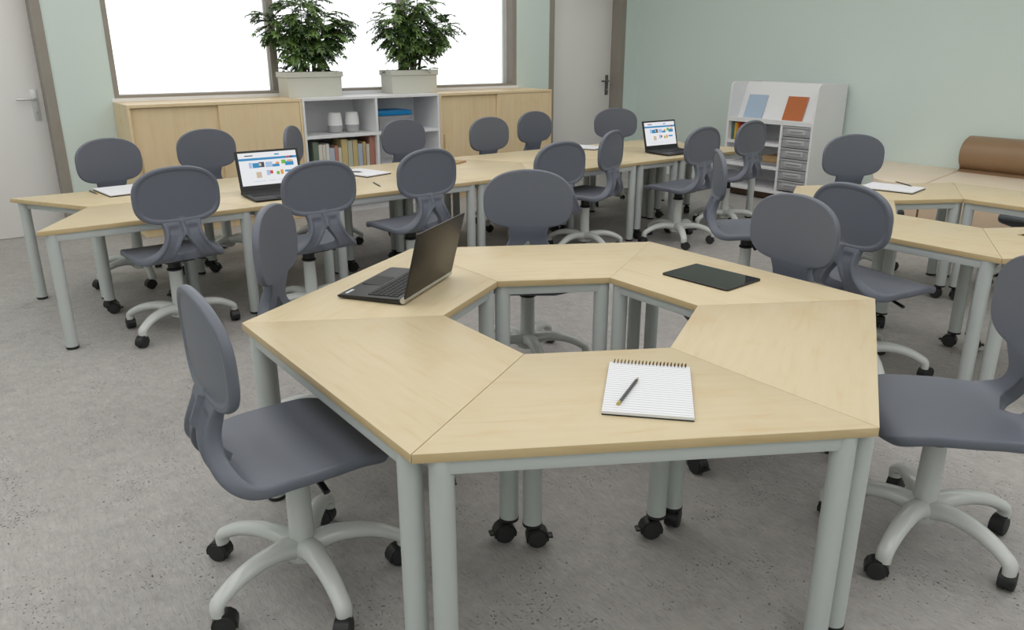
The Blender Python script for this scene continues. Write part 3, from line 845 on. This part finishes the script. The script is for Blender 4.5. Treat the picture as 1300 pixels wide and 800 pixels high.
# ------------------------------------------------------------------ potted plants
def plant(label, x0, x1, seed, crown_x, rx, top, lean):
    t = thing('potted_plant', label, 'plant', ((x0+x1)/2, 4.79, CT), 0, 'plants in stone planters')
    rnd = random.Random(seed)
    hw, hd, hh = (x1-x0)/2, .108, .2
    bm = B()
    # open box with a lip
    o = [(-hw, -hd), (hw, -hd), (hw, hd), (-hw, hd)]
    def ring_(sx, z): return [bm.verts.new((x*sx/hw if 0 else math.copysign(abs(x)+sx, x), math.copysign(abs(y)+sx, y), z)) for x, y in o]
    seq = [(-.006, 0), (-.004, .155), (.006, .157), (.006, hh), (-.014, hh), (-.014, .165)]
    rs = [ring_(a, z) for a, z in seq]
    bm.faces.new(list(reversed(rs[0])))
    for a, b in zip(rs, rs[1:]):
        for k in range(4): bm.faces.new((a[k], a[(k+1) % 4], b[(k+1) % 4], b[k]))
    bm.faces.new(rs[-1])
    bmesh.ops.bevel(bm, geom=[e for e in bm.edges if e.calc_length() > .0], offset=.002, segments=1, affect='EDGES')
    obj('planter', bm, M['planter'], t)
    bm = B(); add_box(bm, -hw+.016, hw-.016, -hd+.016, hd-.016, .160, .182, .004); obj('soil', bm, M['soil'], t)
    fol = B()
    def leaflet(p, d, nrm, L, Wd):
        d = d.normalized(); s_ = d.cross(nrm).normalized(); n_ = s_.cross(d).normalized()
        v = [fol.verts.new(p), fol.verts.new(p+d*L*.45+s_*Wd/2+n_*Wd*.12), fol.verts.new(p+d*L-n_*L*.12), fol.verts.new(p+d*L*.45-s_*Wd/2+n_*Wd*.12), fol.verts.new(p+d*L*.5-n_*.001)]
        fol.faces.new((v[0], v[1], v[4])); fol.faces.new((v[1], v[2], v[4])); fol.faces.new((v[2], v[3], v[4])); fol.faces.new((v[3], v[0], v[4]))
    def frond(p, d, L):
        d = d.normalized(); a = d.cross(Vector((0, 0, 1)))
        if a.length < .1: a = Vector((1, 0, 0))
        a.normalize(); pts = []
        q = p.copy(); dd = d.copy(); npt = 8
        for k in range(npt):
            pts.append(q.copy()); q = q+dd*L/npt; dd = (dd+Vector((0, 0, -.14))).normalized()
        add_tube(fol, pts, [.0016]*(npt-1)+[.0006], 4, cap=False)
        for k in range(2, npt):
            dirn = (pts[k]-pts[k-1]).normalized(); up = a.cross(dirn)*-1
            if up.z < 0: up = -up
            up = (up+Vector((rnd.uniform(-.3, .3), rnd.uniform(-.3, .3), 0))).normalized()
            for s_ in (-1, 1):
                ld = (dirn*.65+a*s_*.9+Vector((0, 0, rnd.uniform(-.25, .1)))).normalized()
                sz = rnd.uniform(.048, .068)*(1 if k < npt-2 else .8)
                leaflet(pts[k], ld, up, sz, sz*.5)
        leaflet(pts[-1], dd, up, .05, .02)
    nst = 8
    for s_ in range(nst):
        ax = (s_-(nst-1)/2)/(nst-1)*2
        base = Vector((ax*hw*.40+rnd.uniform(-.02, .02)+crown_x*.3, rnd.uniform(-.035, .035), .178))
        tip = Vector((crown_x+ax*rx*.72+rnd.uniform(-.03, .03), rnd.uniform(-.13, .04), .178+top*rnd.uniform(.62, 1)*(1-.22*abs(ax))))
        ctrl = [base, base.lerp(tip, .3)+Vector((-ax*.05, rnd.uniform(-.02, .02), .04)), base.lerp(tip, .65)+Vector((rnd.uniform(-.03, .03), rnd.uniform(-.02, .02), .02)), tip]
        path = [Vector(v) for v in catmull([tuple(c) for c in ctrl], 6)]
        bm = B(); add_tube(bm, path, [.0105-.0085*k/(len(path)-1) for k in range(len(path))], 8); obj('stem', bm, M['bark'], t)
        for k in range(4, len(path)):
            frac = k/(len(path)-1)
            for q in range(3):
                a = rnd.uniform(0, 2*PI)
                d = Vector((math.cos(a)*1.0+ax*.5, math.sin(a)*.8-.15, rnd.uniform(-.45, .6)+(.35 if frac > .85 else 0)))
                L = rnd.uniform(.13, .22)*(.8 if frac < .45 else 1)
                p = path[k]
                if p.y+d.normalized().y*L > .16: d.y = -abs(d.y)
                if frac < .35 and rnd.random() < .4: continue
                frond(p, d, L)
    for q in range(7):
        p = Vector((rnd.uniform(-hw*.75, hw*.75), rnd.uniform(-.06, .04), .18))
        frond(p, Vector((rnd.uniform(-1, 1), rnd.uniform(-.5, .2), .5)), .11)
    obj('foliage', fol, M['leaf'], t, smooth=False)
plant('bushy green plant in the left stone planter, on the cupboard edge', .985, 1.472, 3, -0.01, .42, .70, 0)
plant('bushy green plant in the right stone planter, on the white shelf unit', 1.945, 2.418, 11, 0.05, .40, .70, 0)

# ------------------------------------------------------------------ white display shelf on the right wall
YL, YR, XF, XB = 3.215, 2.285, 4.75, 5.215
t = thing('display_shelf', 'white display shelf with drawers against the right wall', 'shelf', ((XF+XB)/2, (YL+YR)/2, 0))
def loc_(x, y): return x-(XF+XB)/2, y-(YL+YR)/2
xf, xb = XF-(XF+XB)/2, XB-(XF+XB)/2; yl, yr = (YL-YR)/2, -(YL-YR)/2
for s in (-1, 1):
    bm = B()
    prof = [(xf, .03), (xb, .03), (xb, 1.055)]
    rr = .05
    prof += [(xf+.02+rr-rr*math.sin(R(a)), 1.055-rr+rr*math.cos(R(a))) for a in range(0, 91, 15)]
    prof += [(xf, .72)]
    ya, yb = (yr, yr+.02) if s < 0 else (yl-.02, yl)
    lo = [bm.verts.new((x, ya, z)) for x, z in prof]; hi = [bm.verts.new((x, yb, z)) for x, z in prof]
    bm.faces.new(lo); bm.faces.new(list(reversed(hi)))
    for i in range(len(prof)): bm.faces.new((lo[i], hi[i], hi[(i+1) % len(prof)], lo[(i+1) % len(prof)]))
    obj('side_panel', bm, M['white'], t)
def sboard(nm, x0, x1, y0, y1, z0, z1, mat='white'):
    bm = B(); add_box(bm, x0, x1, y0, y1, z0, z1, .001, 1); return obj(nm, bm, M[mat], t)
YD = 2.606-(YL+YR)/2
sboard('shelf', xf, xb-.012, yr+.0205, yl-.0205, .695, .717); sboard('base_board', xf, xb-.012, yr+.0205, yl-.0205, .072, .10)
sboard('back_panel', xb-.0115, xb, yr+.0205, yl-.0205, .05, 1.05)
sboard('divider', xf+.002, xb-.0125, YD-.011, YD+.011, .1005, .6945)
for z in (.495, .285): sboard('shelf', xf+.003, xb-.0125, YD+.0115, yl-.0205, z, z+.024)
sboard('ledge', xf, xf+.012, yr+.0205, yl-.0205, .7175, .738)
sboard('plinth', xf+.06, xb-.02, yr+.0205, yl-.0205, .012, .0715, 'plinthbrown')
# sloping display board
bm = B()
sl0, sl1 = (xf+.128, .7175), (xf+.250, 1.052)
d = Vector((sl1[0]-sl0[0], 0, sl1[1]-sl0[1])).normalized(); nn = Vector((d.z, 0, -d.x))
q = [Vector((sl0[0], 0, sl0[1])), Vector((sl1[0], 0, sl1[1])), Vector((sl1[0], 0, sl1[1]))+nn*.012, Vector((sl0[0]+.0128, 0, sl0[1]))]
lo = [bm.verts.new((v.x, yr+.0205, v.z)) for v in q]; hi = [bm.verts.new((v.x, yl-.0205, v.z)) for v in q]
bm.faces.new(lo); bm.faces.new(list(reversed(hi)))
for i in range(4): bm.faces.new((lo[i], hi[i], hi[(i+1) % 4], lo[(i+1) % 4]))
obj('display_board', bm, M['white'], t, smooth=False)
zs = [.690, .600, .512, .424, .336, .248]
for k in range(6):
    z1 = .688-k*.0968; z0 = z1-.088
    y0, y1 = yr+.028, YD-.018
    bm = B(); add_box(bm, xf+.012, xb-.05, y0, y1, z0, z1, .004); add_box(bm, xf+.004, xf+.02, y0-.004, y1+.004, z1-.014, z1+.003, .002)
    dr = obj('drawer', bm, M['drawer'], t)
    bm = B(); add_box(bm, xf-.006, xf+.013, y0+.07, y1-.07, z0+.046, z0+.062, .004); add_box(bm, xf+.004, xf+.0125, y0+.045, y1-.045, z0+.02, z0+.066, .003); obj('drawer_pull', bm, M['drawerdark'], dr)
def leaner(label, yc, rgb):
    w, h = .206, .222
    o_ = thing('notebook', label, 'notebook', (XF+.034, yc, .7215), 0, 'notebooks on the display shelf')
    m = plain('notebook_cover', rgb, .5)
    ux = d; nv = Vector((-d.z, 0, d.x))    # up the slope, out of the board
    o_.location = Vector((XF, yc, 0))+Vector((.128, 0, .7178))+ux*.0055+nv*.0006
    def slab(x0, x1, y0, y1, n0, n1, bm, mi=0):
        vs = []
        for u in (x0, x1):
            for y in (y0, y1):
                for n_ in (n0, n1): vs.append(bm.verts.new(ux*u+Vector((0, y, 0))+nv*n_))
        for f in [(0, 1, 3, 2), (4, 6, 7, 5), (0, 4, 5, 1), (2, 3, 7, 6), (0, 2, 6, 4), (1, 5, 7, 3)]: bm.faces.new([vs[i] for i in f])
    bm = B(); slab(0, h, -w/2, w/2, 0, .002, bm); slab(0, h, -w/2, w/2, .012, .014, bm); slab(0, h, w/2-.002, w/2, .002, .012, bm); obj('cover', bm, m, o_, smooth=False)
    bm = B(); slab(.002, h-.003, -w/2+.003, w/2-.0021, .0021, .0119, bm); obj('pages', bm, M['paper'], o_, smooth=False)
leaner('light blue notebook propped on the white display shelf', 3.020, (168, 188, 208))
leaner('orange brown notebook propped on the white display shelf', 2.590, (186, 104, 52))
# books and papers on it
yb0 = 3.185
for nm, rgb, w, hh in (('teal', (70, 110, 110), .028, .158), ('yellow', (214, 178, 46), .026, .163), ('orange', (222, 120, 40), .02, .160), ('red', (170, 40, 34), .034, .165), ('dark brown', (70, 44, 34), .03, .150)):
    b_ = thing('book', '%s book standing on the top shelf of the white display shelf' % nm, 'book', (4.80, yb0-w/2, .5195), 0, 'books in the display shelf')
    m = plain('cover_'+nm.replace(' ', '_'), rgb, .5)
    bm = B(); w2 = w-.001
    add_box(bm, 0, .006, -w2/2, w2/2, 0, hh, .0012); add_box(bm, .004, .14, -w2/2, -w2/2+.003, 0, hh); add_box(bm, .004, .14, w2/2-.003, w2/2, 0, hh); obj('cover', bm, m, b_)
    bm = B(); add_box(bm, .0062, .135, -w2/2+.0031, w2/2-.0031, .003, hh-.004); obj('pages', bm, M['paper'], b_, smooth=False)
    yb0 -= w
def stackbox(label, x, y, z, w, dd, h, mat, nlay, nm, cat):
    rnd = random.Random(int(h*999))
    bm = B()
    for k in range(nlay):
        o_ = rnd.uniform(-.004, .004)
        add_box(bm, -dd/2+o_, dd/2+o_, -w/2+o_, w/2+o_, h*k/nlay, h*(k+1)/nlay-.0006, .0006, 1)
    o = obj(nm, bm, M[mat], None, loc=(x, y, z)); tag(o, label, cat)
stackbox('stack of grey paper under the tan box on the middle display shelf', 4.96, 2.74, .3095, .20, .29, .030, 'boxgrey', 7, 'paper_stack', 'paper')
b_ = thing('document_box', 'tan document box on grey paper in the display shelf', 'box', (4.96, 2.74, .3400))
bm = B(); add_box(bm, -.13, .13, -.09, .09, 0, .045, .003); obj('box_body', bm, M['tancover'], b_)
bm = B(); add_box(bm, -.133, .133, -.093, .093, .0455, .058, .003); obj('lid', bm, M['tancover'], b_)

# ------------------------------------------------------------------ benches along the right wall
BZ = .418
def bench(label, top_pts, rounded=None):
    cx = sum(p[0] for p in top_pts)/len(top_pts); cy = sum(p[1] for p in top_pts)/len(top_pts)
    t = thing('bench', label, 'bench', (cx, cy, 0), 0, 'padded benches on the right wall')
    P = [(x-cx, y-cy) for x, y in top_pts]
    def inset(d):
        n_ = len(P); out = []
        for i in range(n_):
            a, b, c = Vector(P[i-1]), Vector(P[i]), Vector(P[(i+1) % n_])
            e1 = (b-a).normalized(); e2 = (c-b).normalized()
            n1 = Vector((-e1.y, e1.x)); n2 = Vector((-e2.y, e2.x)); nb = (n1+n2); nb /= max(.3, nb.dot(n1))
            out.append(tuple(b+nb*d))
        return out
    bm = B(); add_prism(bm, inset(.05), 0, .075); obj('plinth', bm, M['plinthbrown'], t, smooth=False)
    bm = B(); add_prism(bm, inset(.004), .0755, BZ-.075, .008, 2); obj('body', bm, M['sofaside'], t)
    bm = B(); add_prism(bm, inset(.001), BZ-.0745, BZ, .012, 3); obj('cushion', bm, M['sofa'], t)
    return t
arc = [(4.21+.30-.30*math.cos(R(a)), 1.40-.05+.12*math.sin(R(a))) for a in (0, 30, 60)]
p1 = [(5.247, 1.218), (5.247, 1.87), (4.62, 1.60), (4.42, 1.51), (4.29, 1.43), (4.215, 1.33), (4.20, 1.25), (4.205, 1.018)]
bench('beige padded bench end piece with slanted side, nearest the white display shelf', p1)
p2 = [(5.247, -2.2), (5.247, 1.214), (4.207, 1.014), (4.207, -2.2)]
bench('long beige padded bench along the right wall, under the brown bolster', p2)
t = thing('bolster', 'half round brown bolster cushion on the beige bench by the wall', 'cushion', (5.165, -.1, BZ+.001))
bm = B()
prof = [(.080, 0), (-.082, 0)]+[(.080-.168*math.cos(R(a))**.8 if 1 else 0, .135+.135*math.sin(R(a))) for a in range(-60, 91, 12)]+[(.080, .27)]
ya, yb = -1.6, 1.285
lo = [bm.verts.new((x, ya, z)) for x, z in prof]; hi = [bm.verts.new((x, yb, z)) for x, z in prof]
bm.faces.new(lo); bm.faces.new(list(reversed(hi)))
for i in range(len(prof)): bm.faces.new((lo[i], hi[i], hi[(i+1) % len(prof)], lo[(i+1) % len(prof)]))
bmesh.ops.bevel(bm, geom=[e for e in bm.edges if abs((e.verts[0].co-e.verts[1].co).y) < .001], offset=.008, segments=2, affect='EDGES')
obj('bolster_cover', bm, M['bolster'], t, angle=40)

# ------------------------------------------------------------------ sky, camera, colour management
w = bpy.data.worlds.new('sky'); scene.world = w; w.use_nodes = True
bg = w.node_tree.nodes['Background']; bg.inputs[0].default_value = (1, 1, 1, 1); bg.inputs[1].default_value = 1.6
cam = bpy.data.cameras.new('camera'); co = bpy.data.objects.new('camera', cam); COL.objects.link(co)
cam.sensor_width = 36; cam.lens = 36*997.6/1300; cam.clip_start = .02
co.location = CAMP; co.rotation_euler = (PI/2+PITCH, 0, YAW)
scene.camera = co
vs = scene.view_settings
vs.view_transform = 'Standard'; vs.look = 'None'; vs.exposure = 0; vs.gamma = 1; vs.use_curve_mapping = False
scene.cycles.max_bounces = 8; scene.cycles.diffuse_bounces = 5; scene.cycles.glossy_bounces = 3; scene.cycles.transparent_max_bounces = 12
scene.cycles.use_denoising = True
